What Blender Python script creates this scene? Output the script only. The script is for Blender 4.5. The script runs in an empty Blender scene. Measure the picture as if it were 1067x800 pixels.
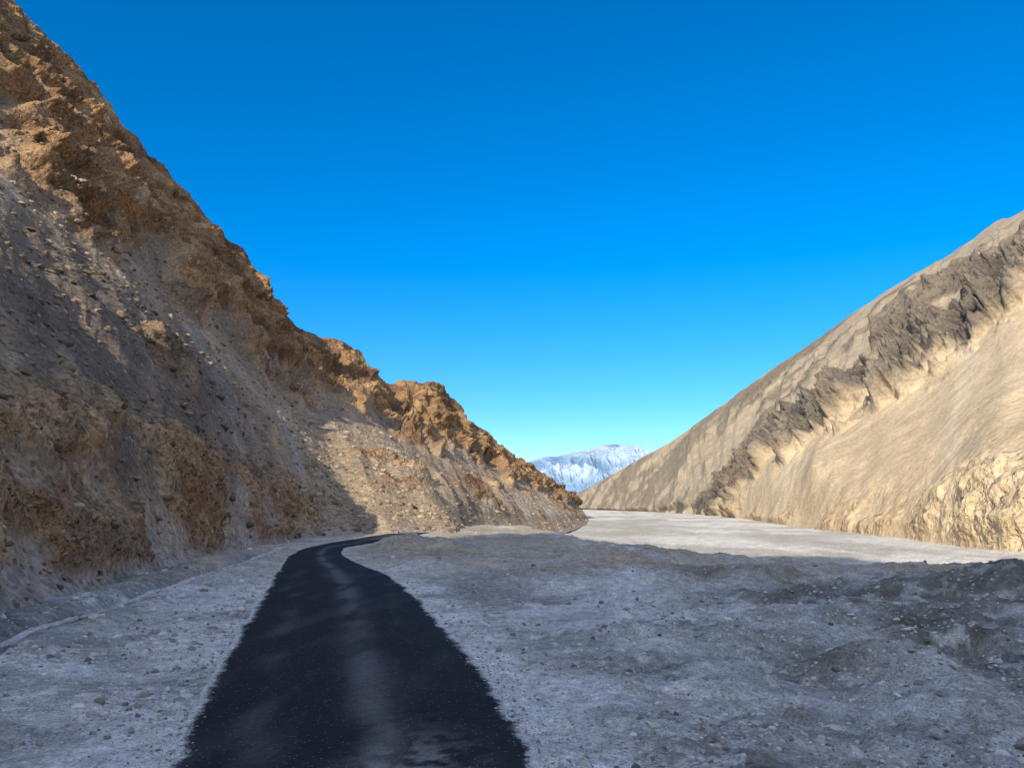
import bpy, math, random
import numpy as np
from mathutils import Vector
rng = np.random.default_rng(7)

# ------------------------------------------------------------------ image pixel to world point helpers
H = 2.5
F = 830.0
PITCH = math.atan(125/830)
cp, sp = math.cos(PITCH), math.sin(PITCH)
def ray(px, py):
    a = (px-533.5)/F; b = (400-py)/F
    return a, cp-sp*b, sp+cp*b
def px_at(px, py, d):  # world point along an image pixel's ray, at a chosen forward distance
    x, y, z = ray(px, py); k = d/y
    return (x*k, d, H+z*k)
def gr(px, py, z0=0.0):
    x, y, z = ray(px, py); k = (z0-H)/z
    return (x*k, y*k, z0)

# ------------------------------------------------------------------ noise
_p = rng.permutation(256); PERM = np.concatenate([_p, _p, _p])
_g = rng.normal(size=(256, 3)); GR = _g/np.linalg.norm(_g, axis=1)[:, None]
def perlin(x, y, z):
    x = np.asarray(x, float); y = np.asarray(y, float)+0*x; z = np.asarray(z, float)+0*x
    xi = np.floor(x).astype(int); yi = np.floor(y).astype(int); zi = np.floor(z).astype(int)
    xf, yf, zf = x-xi, y-yi, z-zi
    u = xf**3*(xf*(xf*6-15)+10); v = yf**3*(yf*(yf*6-15)+10); w = zf**3*(zf*(zf*6-15)+10)
    xi &= 255; yi &= 255; zi &= 255
    r = 0
    for i in (0, 1):
        for j in (0, 1):
            for k in (0, 1):
                h = PERM[PERM[PERM[(xi+i) & 255]+((yi+j) & 255)]+((zi+k) & 255)]
                g = GR[h]
                d = g[..., 0]*(xf-i)+g[..., 1]*(yf-j)+g[..., 2]*(zf-k)
                r = r+d*(u if i else 1-u)*(v if j else 1-v)*(w if k else 1-w)
    return r*1.5
def fbm(x, y, z, o=5, gain=.5):
    a = 1; f = 1; s = 0; n = 0
    for i in range(o):
        s = s+a*perlin(x*f+17.3*i, y*f+3.1*i, z*f+9.7*i); n += a; a *= gain; f *= 2.03
    return s/n
def ridged(x, y, z, o=5, gain=.5):
    a = 1; f = 1; s = 0; n = 0
    for i in range(o):
        s = s+a*(1-2*np.abs(perlin(x*f+11.3*i, y*f+5.1*i, z*f+2.7*i))); n += a; a *= gain; f *= 2.07
    return s/n
def ss(a, b, x):
    t = np.clip((x-a)/(b-a), 0, 1); return t*t*(3-2*t)
def mixc(c, d, m):
    return c*(1-m[..., None])+np.array(d)*m[..., None]

# ------------------------------------------------------------------ mesh helper
def grid_mesh(name, P, cols, mat, attrs=None, wrap=False, smooth=True, flip=False):
    n, m = P.shape[:2]
    idx = np.arange(n*m).reshape(n, m)
    if wrap: idx = np.concatenate([idx, idx[:1]], 0)
    a = idx[:-1, :-1].ravel(); b = idx[1:, :-1].ravel(); c = idx[1:, 1:].ravel(); d = idx[:-1, 1:].ravel()
    q = np.stack([a, d, c, b] if flip else [a, b, c, d], 1)
    return raw_mesh(name, P.reshape(-1, 3), q, cols.reshape(-1, 3) if cols is not None else None, mat, attrs, smooth)
def raw_mesh(name, V, Q, cols, mat, attrs=None, smooth=True):
    me = bpy.data.meshes.new(name)
    k = Q.shape[1]
    me.vertices.add(len(V)); me.vertices.foreach_set('co', np.asarray(V, np.float32).ravel())
    me.loops.add(Q.size); me.loops.foreach_set('vertex_index', Q.ravel().astype(np.int32))
    me.polygons.add(len(Q)); me.polygons.foreach_set('loop_start', np.arange(0, Q.size, k, dtype=np.int32))
    me.polygons.foreach_set('use_smooth', np.full(len(Q), smooth))
    me.update(calc_edges=True)
    if cols is not None:
        at = me.color_attributes.new('Col', 'FLOAT_COLOR', 'POINT')
        at.data.foreach_set('color', np.concatenate([np.clip(cols, 0, 1), np.ones((len(cols), 1))], 1).astype(np.float32).ravel())
    for nme, v in (attrs or {}).items():
        at = me.attributes.new(nme, 'FLOAT', 'POINT'); at.data.foreach_set('value', np.asarray(v, np.float32).ravel())
    me.materials.append(mat)
    ob = bpy.data.objects.new(name, me); bpy.context.scene.collection.objects.link(ob)
    return ob

# ------------------------------------------------------------------ materials
def terrain_mat(name, scales, var, bumps, rough=.95, rocky=False, speck=None, dust=None):
    """albedo from vertex colour * layered noise, bump from several octaves (metres)."""
    m = bpy.data.materials.new(name); m.use_nodes = True
    nt = m.node_tree; N = nt.nodes; L = nt.links
    bs = N['Principled BSDF']; bs.inputs['Roughness'].default_value = rough
    bs.inputs['Specular IOR Level'].default_value = .12
    geo = N.new('ShaderNodeNewGeometry')
    at = N.new('ShaderNodeAttribute'); at.attribute_name = 'Col'
    col = at.outputs['Color']
    if dust:   # gravel creeping over the tarmac edge, driven by distance from the centre line
        ea = N.new('ShaderNodeAttribute'); ea.attribute_name = 'edge'
        prevf = ea.outputs['Fac']
        for s_, am in ((1.7, .07), (9, .05), (40, .05)):
            t = N.new('ShaderNodeTexNoise'); t.inputs['Scale'].default_value = s_; t.inputs['Detail'].default_value = 3
            t.inputs['Roughness'].default_value = .6; L.new(geo.outputs['Position'], t.inputs['Vector'])
            mA = N.new('ShaderNodeMath'); mA.operation = 'MULTIPLY_ADD'; mA.inputs[1].default_value = am*2
            L.new(t.outputs[0], mA.inputs[0]); L.new(prevf, mA.inputs[2]); prevf = mA.outputs[0]
        r = N.new('ShaderNodeMapRange'); r.interpolation_type = 'SMOOTHSTEP'
        r.inputs[1].default_value = 1.035; r.inputs[2].default_value = 1.10
        L.new(prevf, r.inputs[0])
        mm = N.new('ShaderNodeMix'); mm.data_type = 'RGBA'
        L.new(r.outputs[0], mm.inputs[0]); L.new(col, mm.inputs[6]); mm.inputs[7].default_value = (*dust, 1)
        col = mm.outputs[2]
    for s, v in zip(scales, var):
        t = N.new('ShaderNodeTexNoise'); t.inputs['Scale'].default_value = s
        t.inputs['Detail'].default_value = 4; t.inputs['Roughness'].default_value = .7
        L.new(geo.outputs['Position'], t.inputs['Vector'])
        r = N.new('ShaderNodeMapRange'); r.inputs[1].default_value = .3; r.inputs[2].default_value = .7
        r.inputs[3].default_value = 1-v; r.inputs[4].default_value = 1+v
        L.new(t.outputs[0], r.inputs[0])
        mx = N.new('ShaderNodeVectorMath'); mx.operation = 'SCALE'
        L.new(col, mx.inputs[0]); L.new(r.outputs[0], mx.inputs['Scale'])
        col = mx.outputs[0]
    if speck:
        for (s, th, c, amt) in speck:
            t = N.new('ShaderNodeTexVoronoi'); t.inputs['Scale'].default_value = s
            L.new(geo.outputs['Position'], t.inputs['Vector'])
            sx = N.new('ShaderNodeSeparateColor'); L.new(t.outputs['Color'], sx.inputs[0])
            g = N.new('ShaderNodeMath'); g.operation = 'LESS_THAN'; g.inputs[1].default_value = th
            L.new(sx.outputs[0], g.inputs[0])
            g2 = N.new('ShaderNodeMath'); g2.operation = 'LESS_THAN'; g2.inputs[1].default_value = .38
            L.new(t.outputs['Distance'], g2.inputs[0])
            g3 = N.new('ShaderNodeMath'); g3.operation = 'MULTIPLY'; L.new(g.outputs[0], g3.inputs[0]); L.new(g2.outputs[0], g3.inputs[1])
            g4 = N.new('ShaderNodeMath'); g4.operation = 'MULTIPLY'; L.new(g3.outputs[0], g4.inputs[0]); g4.inputs[1].default_value = amt
            mm = N.new('ShaderNodeMix'); mm.data_type = 'RGBA'
            L.new(g4.outputs[0], mm.inputs[0]); L.new(col, mm.inputs[6]); mm.inputs[7].default_value = (*c, 1)
            col = mm.outputs[2]
    L.new(col, bs.inputs['Base Color'])
    prev = None
    rk = N.new('ShaderNodeAttribute'); rk.attribute_name = 'rock'
    for (s, dist, strength, kind) in bumps:
        t = N.new('ShaderNodeTexNoise'); t.inputs['Scale'].default_value = s
        t.inputs['Detail'].default_value = 3.5; t.inputs['Roughness'].default_value = .62
        L.new(geo.outputs['Position'], t.inputs['Vector'])
        b = N.new('ShaderNodeBump'); b.inputs['Distance'].default_value = dist
        b.inputs['Strength'].default_value = strength
        if rocky:
            r = N.new('ShaderNodeMapRange'); r.inputs[3].default_value = strength*.3; r.inputs[4].default_value = strength
            L.new(rk.outputs['Fac'], r.inputs[0]); L.new(r.outputs[0], b.inputs['Strength'])
        L.new(t.outputs[0], b.inputs['Height'])
        if prev: L.new(prev, b.inputs['Normal'])
        prev = b.outputs[0]
    L.new(prev, bs.inputs['Normal'])
    return m

M_ground = terrain_mat('gravel_ground', [.5, 4.0, 24.0], [.22, .30, .42],
    [(2.5, .18, 1.0, 'n'), (24, .045, 1.0, 'n')],
    speck=[(11, .09, (.78, .75, .71), .75), (26, .16, (.10, .095, .09), .6)])
M_left = terrain_mat('left_rock_scree', [.06, .5, 4.0], [.12, .28, .42],
    [(.5, 1.8, .9, 'n'), (3.2, .4, 1.0, 'n')], rocky=True,
    speck=[(2.4, .10, (.50, .38, .25), .6), (3.6, .18, (.10, .062, .035), .6)])
M_right = terrain_mat('right_rock_sand', [.02, .15, 1.2], [.08, .18, .22],
    [(.12, 5.0, .8, 'n'), (.8, 1.2, .9, 'n')], rocky=True)
M_far = terrain_mat('far_rock', [.003, .02], [.15, .2], [(.01, 30, .8, 'n')])
M_stone = terrain_mat('stone', [3], [.2], [(30, .02, .6, 'n')])

# ------------------------------------------------------------------ road centre line
edges = [(800, 190, 545), (760, 205, 526), (720, 224, 505), (690, 236, 486), (660, 256, 462), (640, 267, 446),
         (620, 279, 426), (600, 290, 400), (588, 297, 372), (580, 304, 356), (574, 314, 354), (570, 326, 362)]
RL = [gr(l, y)[:2] for y, l, r in edges]; RR = [gr(r, y)[:2] for y, l, r in edges]
ce = [((a[0]+b[0])/2, (a[1]+b[1])/2, math.dist(a, b)/2) for a, b in zip(RL, RR)]
ce = [(2.0, -40, 1.7), (-.6, -18, 1.7), (-1.35, -2, 1.65)] + ce
x, y, w = ce[-1]
ce += [(x+.5, y+7, 1.5), (x+1.2, y+16, 1.5), (x+2.5, y+28, 1.5)]
ce = np.array(ce)
def cr(tt, V, T):
    V = np.asarray(V, float); i = np.clip(np.floor(T).astype(int), 0, len(V)-2); f = (T-i)
    if V.ndim > 1: f = f[:, None]
    g = lambda k: V[np.clip(k, 0, len(V)-1)]
    p0, p1, p2, p3 = g(i-1), g(i), g(i+1), g(i+2)
    return .5*((2*p1)+(-p0+p2)*f+(2*p0-5*p1+4*p2-p3)*f*f+(-p0+3*p1-3*p2+p3)*f**3)
T0 = np.linspace(0, len(ce)-1, 3000); R0 = cr(None, ce, T0)
L0 = np.r_[0, np.cumsum(np.hypot(*np.diff(R0[:, :2], axis=0).T))]
T = np.interp(np.linspace(0, L0[-1], 1900), L0, T0)
RC = cr(None, ce, T)
def road_dist(x, y):
    d = np.full(x.shape, 1e9); 
    S = RC[::12]
    near = (np.abs(x) < 40) & (y > -45) & (y < 90)
    xs, ys = x[near], y[near]; dd = np.full(xs.shape, 1e9)
    for i in range(len(S)-1):
        ax, ay, aw = S[i]; bx, by, bw = S[i+1]
        L2 = (bx-ax)**2+(by-ay)**2+1e-9
        t = np.clip(((xs-ax)*(bx-ax)+(ys-ay)*(by-ay))/L2, 0, 1)
        dist = np.hypot(xs-ax-t*(bx-ax), ys-ay-t*(by-ay))-(aw+t*(bw-aw))
        dd = np.minimum(dd, dist)
    d[near] = dd
    return d

# drainage channel line (left verge)
CH = np.array([gr(-260, 800)[:2], gr(-120, 722)[:2], gr(0, 663)[:2], gr(80, 640)[:2], gr(150, 617)[:2], gr(200, 600)[:2], gr(235, 590)[:2], gr(262, 580)[:2], gr(290, 570)[:2]])
def line_dist(x, y, S):
    dd = np.full(x.shape, 1e9)
    for i in range(len(S)-1):
        ax, ay = S[i]; bx, by = S[i+1]; L2 = (bx-ax)**2+(by-ay)**2
        t = np.clip(((x-ax)*(bx-ax)+(y-ay)*(by-ay))/L2, 0, 1)
        dd = np.minimum(dd, np.hypot(x-ax-t*(bx-ax), y-ay-t*(by-ay)))
    return dd

MOUNDS = [(*gr(1045, 622)[:2], .8, 3.0, 1.3), (*gr(990, 612)[:2], .45, 2.6, 1.0), (*gr(930, 586)[:2], .5, 1.8, 1.2),
          (*gr(640, 585)[:2], .5, 2.8, 1.4), (*gr(780, 600)[:2], .42, 3.0, 1.0), (*gr(880, 645)[:2], .40, 2.4, .8),
          (*gr(1120, 650)[:2], .6, 2.2, 1.4), (*gr(440, 590)[:2], .35, 1.8, 2.0), (*gr(430, 573)[:2], .75, 3.4, 2.6), (*gr(740, 660)[:2], .28, 1.8, .7),
          (*gr(560, 610)[:2], -.3, 1.5, 3.5), (*gr(700, 625)[:2], -.25, 2.5, 2.0), (*gr(900, 690)[:2], .22, 1.2, .6), (*gr(1000, 740)[:2], .18, .9, .5),
          (*gr(690, 720)[:2], .13, 1.0, .35), (*gr(820, 730)[:2], .12, .8, .35), (*gr(960, 665)[:2], .25, 1.6, .5)]
def edge_y(x):
    return np.interp(x, [-60, -20, 0, 6, 13.5, 23, 60, 150], [150, 130, 95, 60, 46, 39, 22, -20])
def ground_h(x, y, fine=True):
    rd = road_dist(x, y)
    off = ss(.0, 2.5, rd)
    n = fbm(x*.12, y*.12, 0*x+1.5, 4)
    r = ss(0, 14, y-edge_y(x)+5*fbm(x*.07, y*.07, 0*x+8, 2))
    rt = ss(0, 4, x)
    z = .55*n*off
    z = z+(.16+.22*rt)*fbm(x*.55, y*.5, 0*x+4, 4)*ss(.1, 1.5, rd)
    for mx, my, a, sx, sy in MOUNDS:
        z = z+a*off*np.exp(-((x-mx)/sx)**2-((y-my)/sy)**2)*(1+.6*fbm(x*.8, y*.8, 0*x+6, 3))
    if fine:
        z = z+(.05+.05*rt)*fbm(x*2.6, y*2.6, 0*x+2, 5, .62)*ss(.15, .8, rd)+(.07+.12*rt)*(ridged(x*.8, y*.6, 0*x+12, 5)-.5)*ss(.3, 3, rd)
    z = z-.60*ss(22, 38, y)*ss(3, 14, x)
    z = z*(1-.4*r)-3.0*r
    z = z+r*.5*fbm(x*.03, y*.03, 0*x, 3)
    # bed lowered under the road sheet
    z = z-.12*ss(-.05, -.35, rd)
    cd = line_dist(x, y, CH)
    z = z-.24*ss(.7, .25, cd)+.10*np.exp(-((cd-1.1)/.4)**2)
    return z, rd, r, cd

# ground sheet: polar about the car
az = np.concatenate([np.linspace(-42, 42, 760), np.linspace(44, 316, 120)])*math.pi/180
rad = np.concatenate([[.01, 1, 2], np.geomspace(3.0, 9, 150)[1:], np.geomspace(9, 130, 380)[1:], np.geomspace(130, 9000, 110)[1:]])
A, R_ = np.meshgrid(az, rad, indexing='ij')
X = np.sin(A)*R_; Y = np.cos(A)*R_
Z, rd, rv, cd = ground_h(X, Y)
far = ss(600, 3000, R_); Z = Z*(1-far)-3*far
base = np.ones(X.shape+(3,))*np.array([.41, .40, .38])
n1 = fbm(X*.10, Y*.16, 0*X+21, 5); n2 = fbm(X*.35, Y*.5, 0*X+31, 6, .6); n5 = fbm(X*.9, Y*1.1, 0*X+71, 6, .65)
rt = ss(2, 7, X)
base = mixc(base, (.20, .19, .16), ss(-.12, .18, n1+.6*n2)*(.5+.4*rt))           # darker gravel
base = mixc(base, (.64, .63, .61), ss(.0, .15, -n1+.5*n2)*.9*(1-.45*rt))               # pale dust
base = mixc(base, (.14, .132, .11), ss(3.5, 9, X)*ss(34, 10, Y)*.8*ss(-.20, .10, n2+.04))
base = mixc(base, (.150, .14, .12), np.exp(-((Y-7.2)/2.8)**2)*ss(.9, 2.0, X)*.95*ss(-.15, .06, n2+.02))
base = mixc(base, (.66, .655, .63), ss(.08, .2, n5+.3*n2)*.6*ss(30, 16, Y))              # salt / frost crust patches
base = mixc(base, (.16, .15, .13), ss(.10, .20, -n5)*.6*rt)
swale = np.exp(-((X-(1.6+.075*Y))/(.9+.035*Y))**2)*ss(9, 13, Y)*ss(-.25, .1, -n2)
base = mixc(base, (.66, .655, .63), swale*.85)
tr = np.exp(-((X-(5.0+.02*(Y-8)+1.2*np.sin(Y*.12)))/.8)**2)*ss(8, 11, Y)*ss(26, 20, Y)
base = mixc(base, (.58, .57, .54), tr*.6)
verge = ss(1.9, .0, rd)*ss(-.3, .05, n2+.03)
base = mixc(base, (.76, .75, .725), verge*.9)
base = mixc(base, (.66, .65, .625), ss(0, 1, (X < -2)*ss(5, 1, rd))*.65*ss(-.2, .1, n2))
base = mixc(base, (.27, .258, .235), ss(0, 1, (X < -2)*ss(2.0, 4.5, rd))*.75*ss(-.10, .10, n5))
tan = ss(24, 34, Y)*(1-rv)*ss(-.25, .2, n2+.1)
base = mixc(base, (.46, .37, .26), tan*.8)
base = mixc(base, (.74, .695, .60), rv*.97)
br = ridged(X*.02+.6*fbm(X*.02, Y*.02, 0*X, 2), Y*.006, 0*X+51, 3)
base = mixc(base, (.42, .38, .32), ss(.60, .85, br)*rv*.75)
base = mixc(base, (.47, .42, .33), ss(0.0, .22, fbm(X*.05, Y*.02, 0*X+5, 4))*rv*.8)
grid_mesh('ground', np.stack([X, Y, Z], -1), base, M_ground, {'rock': 0*X}, wrap=True, flip=True)

# ------------------------------------------------------------------ road
nv = 61
v = np.linspace(-1, 1, nv)
C = RC[:, :2]; tg = np.gradient(C, axis=0); tg /= np.linalg.norm(tg, axis=1)[:, None]
nr = np.stack([tg[:, 1], -tg[:, 0]], 1)
W = RC[:, 2]
jl = .08*fbm(C[:, 0]*.9, C[:, 1]*.9, 0*W+3, 3)+.12*fbm(C[:, 1]*.3, C[:, 0], 0*W+5, 2)
jr = .08*fbm(C[:, 0]*.9, C[:, 1]*.9, 0*W+33, 3)+.16*fbm(C[:, 1]*.3, C[:, 0], 0*W+15, 2)
offs = np.where(v[None] < 0, v[None]*(W+jl+.24)[:, None], v[None]*(W+jr+.24)[:, None])
RX = C[:, :1]+nr[:, :1]*offs; RY = C[:, 1:]+nr[:, 1:]*offs
RZ = .03*(1-v[None]**2)+.016+0*RX-.14*ss(.94, 1, np.abs(v))[None]
RZ = RZ+.012*fbm(RX*.5, RY*.5, 0*RX, 3)
n = fbm(RX*1.2, RY*.3, 0*RX+3, 3); nf = fbm(RX*3, RY*3, 0*RX+7, 3, .6)
va = np.abs(v)[None]+0*RX
rc = np.ones(RX.shape+(3,))*np.array([.022, .0225, .025])
mid = np.exp(-((v[None]-.12)/.13)**2)*ss(-.35, .25, n+.1)*.6
rc = mixc(rc, (.18, .177, .17), mid)
rc = mixc(rc, (.075, .073, .07), ss(.0, .4, n)*.3)
lt = np.exp(-((v[None]+.55)/.12)**2)*ss(-.1, .4, n+.1)*.25
rc = mixc(rc, (.14, .135, .13), lt)
pt = np.exp(-((RX+.95)/.5)**2-((RY-7.4)/1.3)**2)*ss(-.15, .15, nf)
rc = mixc(rc, (.40, .39, .38), np.clip(pt, 0, 1)*.7)
M_road = terrain_mat('worn_asphalt', [.8, 8, 40], [.12, .25, .45], [(14, .025, .7, 'n'), (60, .012, 1, 'n')], rough=.85,
    speck=[(30, .08, (.25, .24, .23), .5)], dust=(.60, .59, .565))
grid_mesh('road', np.stack([RX, RY, RZ], -1), rc, M_road, {'rock': 0*RX, 'edge': va}, flip=False)

# drainage channel kerb
def ribbon_wall(name, S, w, h, mat, colr):
    Tn = np.linspace(0, len(S)-1, 400); Cn = cr(None, S, Tn)
    tg = np.gradient(Cn, axis=0); tg /= np.linalg.norm(tg, axis=1)[:, None]; nn = np.stack([tg[:, 1], -tg[:, 0]], 1)
    prof = [(-w, -.5), (-w, h), (-w*.7, h+.02), (w*.7, h+.02), (w, h), (w, -.5)]
    P = []
    sink = .10*fbm(Cn[:, 0]*.5, Cn[:, 1]*.5, 0*Cn[:, 0]+9, 4)-.02
    for o, zz in prof:
        j = .07*fbm(Cn[:, 0]*2.5, Cn[:, 1]*2.5, 0*Cn[:, 0]+o, 4)
        P.append(np.stack([Cn[:, 0]+nn[:, 0]*(o+j), Cn[:, 1]+nn[:, 1]*(o+j), sink+zz+j*1.2], -1))
    P = np.stack(P, 1)
    grid_mesh(name, P, np.ones(P.shape)*np.array(colr), mat, {'rock': np.zeros(P.shape[:2])}, smooth=False)
Sk = CH.copy(); Sk[:, 0] += .42
ribbon_wall('drainage_channel_kerb', Sk[1:], .13, .05, M_ground, (.60, .585, .56))

# ------------------------------------------------------------------ lofted mountain
def loft(foot, ridge, extra, ncol, rows, prof, back=1.0):
    n = len(foot); T = np.linspace(0, n-1, ncol)
    Fq = cr(None, np.array(foot), T); Rq = cr(None, np.array(ridge), T)
    ex = np.array([np.interp(T, np.arange(n), e) for e in extra])
    t = rows[None, :]; 
    f = np.clip(t, 0, 1)
    P = Fq[:, None, :2]+(Rq-Fq)[:, None, :2]*t[..., None]
    p = prof(f, ex)
    z = Fq[:, 2:3]+(Rq-Fq)[:, 2:3]*p
    over = np.clip(t-1, 0, 9)
    z = z-(np.abs(Rq[:, 2:3])+8)*over*back
    return np.concatenate([P, z[..., None]], -1), T, ex
def normals(P):
    du = np.gradient(P, axis=0); dv = np.gradient(P, axis=1)
    n = np.cross(du, dv); n /= np.linalg.norm(n, axis=-1)[..., None]+1e-9
    n[n[..., 2] < 0] *= -1
    return n

g3 = lambda p: (p[0], p[1], -.6)
#        foot                                  ridge                  bank height, cliffness
LM = [((150, -60, -1),                 (150, -150, 50), 0, 0),  # first entries: unseen ridge behind the camera, added to shade the foreground
      ((80, -42, -1),                  (75, -110, 62), 0, 0),
      ((35, -36, -1),                  (28, -95, 72), 0, 0),
      ((6, -34, -1),                   (-20, -92, 78), 0, 0),
      ((-8, -28, -1),                  (-58, -92, 104), 0, 0),
      ((-15, -18, -1),                 (-92, -80, 72), .5, 0),
      ((-13, -4, -1),                  (-112, -20, 70), 1, 0),
      (g3(gr(-160, 735)),              px_at(-420, -290, 70), 1.5, 0),
      (g3(gr(0, 652)),                 px_at(-150, -110, 95), 1.7, 0),
      (g3(gr(70, 628)),                px_at(0, 5, 112), 2.0, 0),
      (g3(gr(140, 606)),               px_at(60, 52, 120), 2.6, .2),
      (g3(gr(200, 590)),               px_at(112, 112, 130), 2.8, .2),
      (g3(gr(245, 577)),               px_at(160, 172, 140), 2.6, .2),
      (g3(gr(300, 563)),               px_at(215, 228, 150), 2.0, .2),
      (g3(gr(335, 558)),               px_at(265, 288, 160), 1.0, .4),
      (g3(gr(375, 557)),               px_at(292, 328, 170), 0, .6),
      (g3(gr(415, 557)),               px_at(330, 352, 182), 0, .5),
      (g3(gr(450, 556)),               px_at(372, 372, 198), 0, .5),
      (g3(gr(480, 555)),               px_at(402, 402, 215), 0, .9),
      (px_at(510, 553, 92),               px_at(455, 402, 235), 0, 1),
      (px_at(545, 551, 115),              px_at(484, 434, 250), 0, 1),
      (px_at(580, 549, 150),              px_at(520, 464, 275), 0, .8),
      (px_at(604, 546, 200),              px_at(556, 490, 300), 0, .6),
      (px_at(612, 538, 300),              px_at(592, 518, 370), 0, 0),
      (px_at(600, 534, 420),              px_at(575, 522, 520), 0, 0)]
LM[-6:] = [((f[0], f[1], -3.2), r, b, c) for f, r, b, c in LM[-6:]]
rows = np.concatenate([np.linspace(0, .1, 90), np.linspace(.1, 1, 350)[1:], np.linspace(1, 1.5, 24)[1:]])
def profL(f, ex):
    k = np.where(f < .58, f*.80, .464+(f-.58)*1.276)
    k2 = np.where(f < .80, f*.72, .576+(f-.80)*2.12)
    return k+(k2-k)*ex[1][:, None]
P, T_, ex = loft([a[0] for a in LM], [a[1] for a in LM], [[a[2] for a in LM], [a[3] for a in LM]], 1200, rows, profL, 1.4)
t = rows[None]+0*P[..., 0]
ci = T_[:, None]+0*t
bank = ex[0][:, None]
bn = fbm(P[..., 0]*.12, P[..., 1]*.12, 0*t+3, 3)
bh = bank*(1+.9*bn)
P[..., 2] += bh*ss(0.018, .065+.03*bn, t)*(1-ss(.08, .5, t))
N_ = normals(P)
s_al = np.cumsum(np.r_[0, np.linalg.norm(np.diff(P[:, 200], axis=0)[:, :2], axis=1)])[:, None]+0*t
rib = fbm(s_al/16, t*1.8, 0*t+4, 3)
n3 = fbm(P[..., 0]*.06, P[..., 1]*.06, P[..., 2]*.06, 4)
rock = ss(-.05, .07, t-(.54+.10*ex[1][:, None]-.50*rib)+.22*n3)
X, Y, Z = P[..., 0], P[..., 1], P[..., 2]
bpn = fbm(X*.16, Y*.16, Z*.2+40, 4)
rock_bank = ss(.3, 1.5, bank)*ss(.012, .025, t)*ss(.095, .06, t+.06*bpn)*ss(-.18, .08, bpn)
patch = ss(.20, .32, fbm(X*.05+9, Y*.05, Z*.09, 4))*.9*ss(.1, .2, t)
rk = np.clip(np.maximum.reduce([rock, rock_bank, patch]), 0, 1)
big = ridged(X*.035, Y*.035, Z*.03, 5, .55)
med = ridged(X*.12, Y*.12, Z*.10, 5, .6)
fin = ridged(X*.33, Y*.33, Z*.25, 4, .6)
sml = fbm(X*.55, Y*.55, Z*.55, 5, .6)
gully = ridged(s_al/13, t*1.3, 0*t+2, 4)
ribs = ridged(s_al/17+.6*n3, t*1.6+.5*n3, 0*t+22, 4, .55)
fade = 1-.6*ss(.85, 1, t)
farz = 1-.25*ss(17, 23, ci)
disp = rock*fade*farz*(4.5*(big-.3)+6.0*(ribs-.45)+3.0*(med-.3)+1.1*(fin-.3)+.9*sml)+(1-rock)*(gully*1.0*ss(.08, .2, t)+.22*sml+.35*med*ss(0, .1, t))
disp = disp+rock_bank*(1.0*(med-.3)+.45*sml+.6*(fin-.3))+patch*(1-rock)*(1.6*(med)+.6*sml)
disp = disp*ss(-.0, .012, t)
P = P+N_*disp[..., None]
# stepped ledges in the cliffs
led = np.sin((P[..., 2]+3*n3+.12*P[..., 0])*1.1)*.6+np.sin((P[..., 2]+2*n3)*2.7)*.25
P[..., :2] += (N_[..., :2]*(led*rock*ss(1.05, .95, t))[..., None])
c = np.ones(P.shape)*np.array([.34, .26, .175])
v1 = fbm(s_al/5, t*2.2, 0*t+44, 5)
c = mixc(c, (.19, .145, .105), ss(-.05, .3, v1)*.7)
c = mixc(c, (.47, .36, .235), ss(.0, .35, -v1)*.6)
c = mixc(c, (.40, .365, .32), ss(.08, .28, fbm(s_al/7, t*2.4, 0*t+64, 4))*ss(.55, .3, t)*.7)
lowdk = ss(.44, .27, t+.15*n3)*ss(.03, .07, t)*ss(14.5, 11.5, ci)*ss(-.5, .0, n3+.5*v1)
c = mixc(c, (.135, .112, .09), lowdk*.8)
c = mixc(c, (.36, .34, .31), ss(.05, .01, t)*.7)
rcol = np.ones(P.shape)*np.array([.40, .24, .12])
v2 = fbm(X*.09, Y*.09, Z*.12+5, 5)
rcol = mixc(rcol, (.18, .105, .06), ss(0, .3, v2)*.85)
rcol = mixc(rcol, (.56, .36, .18), ss(0.02, .3, -v2)*.75)
strat = np.sin((Z+3.5*n3+.15*X)*1.6+2*v2)
rcol = mixc(rcol, (.23, .135, .075), ss(.3, .9, strat)*.5)
rcol = mixc(rcol, (.075, .047, .032), ss(.5, .15, .35*med+.35*fin+.3*ribs)*.85)  # shade painted into the crevices of the relief
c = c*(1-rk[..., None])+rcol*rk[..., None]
c = mixc(c, (.60, .44, .26), rock_bank*ss(.0, .25, v2+sml*.4)*.6)
c = mixc(c, (.17, .135, .105), rock_bank*ss(-.05, .2, -v2-sml*.4)*.7)
c = mixc(c, (.17, .135, .10), patch*(1-rock)*lowdk*.7)
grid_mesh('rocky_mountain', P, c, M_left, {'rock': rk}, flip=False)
LP = P; LN = N_; Lt = t; Lci = ci; Ldk = lowdk

# ------------------------------------------------------------------ right mountain
rv_ = lambda px, py, d: (px_at(px, py, d)[0], d, -4.0)
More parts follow.
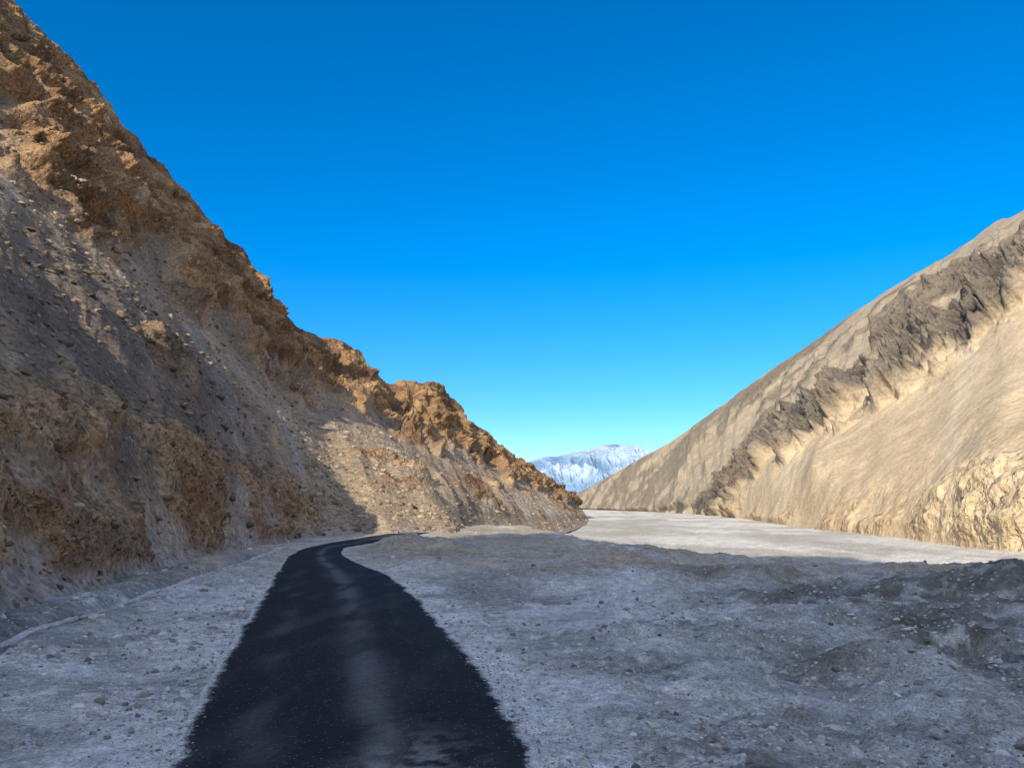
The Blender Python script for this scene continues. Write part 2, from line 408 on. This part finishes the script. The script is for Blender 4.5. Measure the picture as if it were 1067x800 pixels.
#      foot                    ridge                      px label
RM = [((190, -160, -4),        (420, -250, 120), 1700),
      ((130, -80, -4),         (340, -120, 130), 1600),
      ((80, 10, -4),           (310, 30, 150), 1500),
      (rv_(1400, 590, 70),     px_at(1420, 20, 230), 1400),
      (rv_(1200, 580, 85),     px_at(1200, 130, 270), 1200),
      (rv_(1067, 572, 98),     px_at(1067, 220, 310), 1067),
      (rv_(1010, 566, 112),    px_at(1040, 231, 330), 1030),
      (rv_(960, 561, 130),     px_at(1000, 260, 350), 1000),
      (rv_(905, 555, 155),     px_at(950, 289, 385), 950),
      (rv_(850, 551, 185),     px_at(900, 320, 420), 900),
      (rv_(810, 545, 240),     px_at(850, 356, 470), 850),
      (rv_(775, 541, 320),     px_at(800, 389, 520), 800),
      (rv_(740, 537, 420),     px_at(740, 432, 590), 745),
      (rv_(700, 533, 540),     px_at(700, 460, 660), 700),
      (rv_(650, 530, 700),     px_at(650, 488, 780), 650),
      (rv_(612, 529, 850),     px_at(604, 513, 950), 600),
      (rv_(590, 528, 1100),    px_at(570, 522, 1200), 560)]
rows = np.concatenate([np.linspace(0, .1, 70), np.linspace(.1, 1, 380)[1:], np.linspace(1, 1.6, 20)[1:]])
P, T_, ex = loft([a[0] for a in RM], [a[1] for a in RM], [[a[2] for a in RM]], 1000, rows, lambda f, ex: .88*f+.12*f*f, 1.0)
t = rows[None]+0*P[..., 0]; lab = ex[0][:, None]+0*t
s_al = np.cumsum(np.r_[0, np.linalg.norm(np.diff(P[:, 200], axis=0)[:, :2], axis=1)])[:, None]+0*t
X, Y = P[..., 0], P[..., 1]
ben = fbm(s_al/40, t*2, 0*t+90, 3)
# eroded silt bank at the right foot and a sand bench under the crag
P[..., 2] += 5.5*(1+.9*ben)*ss(.004, .045, t)*(1-ss(.055, .32, t))*ss(970, 1045, lab)
P[..., 2] += 5.0*(1+1.2*ben)*ss(.03, .09+.03*ben, t)*(1-ss(.13, .35, t))*ss(740, 790, lab)*ss(1000, 930, lab)
N_ = normals(P); X, Y, Z = P[..., 0], P[..., 1], P[..., 2]
n3 = fbm(X*.016, Y*.016, Z*.02, 4); n4 = fbm(X*.05, Y*.05, Z*.05+3, 4)
tc = np.interp(lab, [600, 740, 800, 900, 1000, 1067, 1200, 1500], [-.1, .11, .29, .43, .54, .63, .70, .74])
wd = np.interp(lab, [700, 760, 900, 1067, 1500], [.05, .11, .19, .23, .18])
crag = ss(.0, .6, .8-np.abs(t-tc+.14*n3)/wd+1.5*n4+1.1*n3)*ss(.90, .74, t)
upper = ss(-.03, .17, n3+.4*n4)*ss(tc+.02, tc+.1, t)*.65*ss(720, 840, lab)*ss(1.0, .9, t)
footrock = ss(.08, .03, t+.03*n4)*ss(-.05, .15, n4+.5*n3)*ss(720, 800, lab)*.9
silt = ss(975, 1045, lab)*ss(.09, .05, t+.05*n4)*ss(0, .01, t)
crop = np.exp(-((lab-765)/28)**2)*ss(.28, .12, t)*ss(.0, .03, t)
crag = np.clip(crag+crop*ss(-.2, .1, n4), 0, 1)
rk = np.clip(np.maximum.reduce([crag, upper, footrock, silt]), 0, 1)
big = ridged(X*.02, Y*.02, Z*.02+2, 5, .55); med = ridged(X*.06, Y*.06, Z*.06, 5, .6); sml = fbm(X*.25, Y*.25, Z*.25, 4, .6)
gul = ridged(s_al/45+.4*n3, t*.9, 0*t+7, 3)
g2l = ridged(s_al/14+.8*n3, t*1.4, 0*t+17, 4)
rbs = ridged(s_al/26+1.2*n3, t*3.2+1.0*n3, 0*t+27, 5, .55)
ab = ss(tc-.02, tc+.05, t)
disp = crag*(8*(big-.3)+13*(rbs-.42)+6.5*(med-.3)+2.4*sml+1)*ss(690, 800, lab)+(1-crag)*(3.0*n3+gul*(.8+2.5*ab)+1.0*med*ab+g2l*1.2*ab)+upper*(4.5*(med-.3)+1.5*sml)
disp += footrock*(1.8*(med-.2)+1.2*sml)+silt*(1.0*(ridged(X*.14, Y*.14, Z*.14, 5)-.4)+.9*sml)
disp = disp*ss(0, .02, t)*(1-.75*ss(.82, .98, t))
P = P+N_*disp[..., None]
c = np.ones(P.shape)*np.array([.58, .445, .275])
v1 = fbm(s_al/22, t*1.6, 0*t+4, 5)
c = mixc(c, (.44, .335, .21), ss(-.1, .3, v1)*.6)
c = mixc(c, (.68, .54, .355), ss(.05, .35, -v1)*.5)
c = mixc(c, (.35, .275, .19), ab*.8)
c = mixc(c, (.18, .145, .108), ss(-.08, .16, n3+.6*n4)*ab*.75)
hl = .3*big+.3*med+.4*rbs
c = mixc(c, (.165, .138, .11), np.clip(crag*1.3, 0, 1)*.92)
c = mixc(c, (.075, .066, .06), crag*ss(.55, .35, hl)*.9)  # shade painted into the hollows of the crag
c = mixc(c, (.28, .225, .16), crag*ss(.58, .80, hl)*.6)  # highlights painted on the raised parts of the crag
c = mixc(c, (.15, .122, .095), upper*ss(.75, .3, med)*.9)
c = mixc(c, (.50, .37, .22), footrock*.8)
c = mixc(c, (.66, .52, .33), silt*.8)
c = mixc(c, (.40, .30, .19), silt*ss(.0, .2, n4)*.6)
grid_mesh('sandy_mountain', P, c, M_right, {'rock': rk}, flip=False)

# ------------------------------------------------------------------ distant peak
pk = [(380, 505), (480, 500), (530, 490), (556, 480), (575, 476), (592, 474), (606, 472), (620, 468), (640, 463), (652, 467), (668, 470), (690, 476), (720, 486), (800, 500), (900, 505)]
RG = [px_at(a, b, 3200) for a, b in pk]; FT = [(r[0]*.9+10*i, 2300, -5) for i, r in enumerate(RG)]
rows = np.concatenate([np.linspace(0, 1, 200), np.linspace(1, 1.6, 20)[1:]])
P, T_, ex = loft(FT, RG, [[0]*len(RG)], 520, rows, lambda f, ex: f**1.15, .8)
t = rows[None]+0*P[..., 0]; N_ = normals(P); X, Y, Z = P[..., 0], P[..., 1], P[..., 2]
big = ridged(X*.0065, Y*.002, Z*.002, 5, .5)
P = P+N_*(110*(big-.35)*ss(0, .15, t)*(1-.85*ss(.7, 1, t)))[..., None]
P[..., 2] += 8*fbm(X*.02, Y*.003, 0*t, 3)*ss(.6, 1, t)
c = np.ones(P.shape)*np.array([.17, .28, .42])  # blue distance haze painted into the rock and snow colours
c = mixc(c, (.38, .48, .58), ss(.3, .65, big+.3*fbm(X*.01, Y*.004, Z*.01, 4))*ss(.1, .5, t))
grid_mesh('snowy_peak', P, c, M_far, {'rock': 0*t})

# ------------------------------------------------------------------ stones
ph = (1+5**.5)/2
IV = np.array([(-1, ph, 0), (1, ph, 0), (-1, -ph, 0), (1, -ph, 0), (0, -1, ph), (0, 1, ph), (0, -1, -ph), (0, 1, -ph), (ph, 0, -1), (ph, 0, 1), (-ph, 0, -1), (-ph, 0, 1)])/1.9
IF = np.array([(0, 11, 5), (0, 5, 1), (0, 1, 7), (0, 7, 10), (0, 10, 11), (1, 5, 9), (5, 11, 4), (11, 10, 2), (10, 7, 6), (7, 1, 8), (3, 9, 4), (3, 4, 2), (3, 2, 6), (3, 6, 8), (3, 8, 9), (4, 9, 5), (2, 4, 11), (6, 2, 10), (8, 6, 7), (9, 8, 1)])
def stones(name, pos, size, cols):
    n = len(pos)
    V = IV[None]*(1+rng.uniform(-.3, .3, (n, 12, 1)))
    V = V*rng.uniform(.55, 1.2, (n, 1, 3))*np.array([1, 1, .7])
    a = rng.uniform(0, 6.28, n); ca, sa = np.cos(a), np.sin(a)
    x = V[..., 0]*ca[:, None]-V[..., 1]*sa[:, None]; y = V[..., 0]*sa[:, None]+V[..., 1]*ca[:, None]
    V = np.stack([x, y, V[..., 2]], -1)*size[:, None, None]+pos[:, None]
    Q = IF[None]+12*np.arange(n)[:, None, None]
    raw_mesh(name, V.reshape(-1, 3), Q.reshape(-1, 3), np.repeat(cols, 12, 0), M_stone, None, False)
def gstones(n, r0, r1, a0, a1, s0, s1, near_road=False):
    a = rng.uniform(a0, a1, n)*math.pi/180; r = np.exp(rng.uniform(math.log(r0), math.log(r1), n))
    x = np.sin(a)*r; y = np.cos(a)*r
    z, rd, _, cd = ground_h(x, y)
    cl = fbm(x*.4, y*.4, 0*x+77, 3)
    keep = (rd > .2) & (cl+rng.uniform(-.2, .3, n) > .04) & (cd > .3)
    if near_road:
        keep = (rd > -.10) & (rd < rng.exponential(.5, n))
        z = np.maximum(z, .01)
    s = s0*(s1/s0)**(rng.uniform(0, 1, n)**3.5)
    s = s*np.clip(r/12, .8, 1.4)
    p = np.stack([x, y, z], -1)[keep]; s = s[keep]
    g = rng.uniform(.15, .75, len(s))[:, None]*np.array([1, .98, .93])
    return p, s, g
a = gstones(34000, 4, 40, -42, 42, .008, .055)
b = gstones(4000, 8, 80, -42, 42, .02, .12)
c3 = gstones(9000, 5, 35, -42, -12, .012, .11)
c4 = gstones(60000, 5, 40, -28, 6, .007, .035, True)
c5 = gstones(12000, 5.5, 25, 5, 42, .010, .07)
stones('gravel', *[np.concatenate([q[i] for q in (a, b, c3, c4, c5)]) for i in range(3)])
# scree blocks
m = (Lt > .003) & (Lt < .7) & (Lci > 6.5)
ii = np.flatnonzero(m.ravel()); pick = rng.choice(ii, 18000)
pp = LP.reshape(-1, 3)[pick]; d = np.linalg.norm(pp, axis=1)
s = .035*(8**(rng.uniform(0, 1, len(pp))**3.5))*np.clip(d/35, .6, 1.8)
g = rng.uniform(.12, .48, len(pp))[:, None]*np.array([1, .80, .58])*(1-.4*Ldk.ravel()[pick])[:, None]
stones('scree', pp, s, g)

# ------------------------------------------------------------------ light
S = Vector((-.38, -.78, .46)).normalized()
sun = bpy.data.lights.new('sun', 'SUN'); sun.energy = 4.8; sun.angle = math.radians(.5); sun.color = (1, .87, .67)
so = bpy.data.objects.new('sun', sun); bpy.context.scene.collection.objects.link(so)
so.rotation_euler = S.to_track_quat('Z', 'Y').to_euler(); so.location = (-100, -150, 200)
wd_ = bpy.data.worlds.new('World'); bpy.context.scene.world = wd_; wd_.use_nodes = True
nt = wd_.node_tree; bg = nt.nodes['Background']
sk = nt.nodes.new('ShaderNodeTexSky'); sk.sky_type = 'NISHITA'; sk.sun_disc = False
sk.sun_elevation = math.asin(S.z); sk.sun_rotation = math.atan2(S.x, S.y) % (2*math.pi)
sk.altitude = 3000; sk.air_density = 1.0; sk.dust_density = .1; sk.ozone_density = 3.0
hs = nt.nodes.new('ShaderNodeHueSaturation'); hs.inputs['Saturation'].default_value = 1.40; hs.inputs['Value'].default_value = 1.5
nt.links.new(sk.outputs[0], hs.inputs['Color'])
tc_ = nt.nodes.new('ShaderNodeTexCoord')
# clear high-altitude air: less horizon whitening
sp_ = nt.nodes.new('ShaderNodeSeparateXYZ'); nt.links.new(tc_.outputs['Generated'], sp_.inputs[0])
hr = nt.nodes.new('ShaderNodeMapRange'); hr.interpolation_type = 'SMOOTHSTEP'
hr.inputs[1].default_value = 0; hr.inputs[2].default_value = .32; hr.inputs[3].default_value = .74; hr.inputs[4].default_value = 1.0
nt.links.new(sp_.outputs['Z'], hr.inputs[0])
hz = nt.nodes.new('ShaderNodeVectorMath'); hz.operation = 'SCALE'
nt.links.new(hs.outputs[0], hz.inputs[0]); nt.links.new(hr.outputs[0], hz.inputs['Scale'])
# broad warm glow around the sun, added behind the viewpoint to brighten shaded ground
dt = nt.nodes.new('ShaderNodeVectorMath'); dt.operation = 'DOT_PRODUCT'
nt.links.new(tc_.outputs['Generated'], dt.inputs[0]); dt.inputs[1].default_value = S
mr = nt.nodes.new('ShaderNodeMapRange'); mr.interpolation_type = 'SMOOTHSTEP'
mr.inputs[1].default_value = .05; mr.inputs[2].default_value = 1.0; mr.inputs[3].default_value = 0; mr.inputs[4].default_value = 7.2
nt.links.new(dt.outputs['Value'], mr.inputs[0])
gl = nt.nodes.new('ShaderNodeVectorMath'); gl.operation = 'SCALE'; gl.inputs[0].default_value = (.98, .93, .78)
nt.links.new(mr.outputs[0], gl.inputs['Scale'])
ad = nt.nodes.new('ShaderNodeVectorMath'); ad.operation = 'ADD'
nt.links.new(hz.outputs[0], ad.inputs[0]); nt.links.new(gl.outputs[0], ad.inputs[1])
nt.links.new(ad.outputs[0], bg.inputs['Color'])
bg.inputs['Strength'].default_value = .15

# ------------------------------------------------------------------ camera
cam = bpy.data.cameras.new('camera'); co = bpy.data.objects.new('camera', cam); bpy.context.scene.collection.objects.link(co)
co.location = (0, 0, H); co.rotation_euler = (math.pi/2+PITCH, 0, 0)
cam.sensor_width = 36; cam.lens = F/1067*36; cam.clip_start = .1; cam.clip_end = 20000
sc = bpy.context.scene; sc.camera = co
sc.view_settings.view_transform = 'Standard'; sc.view_settings.look = 'None'; sc.view_settings.exposure = 0
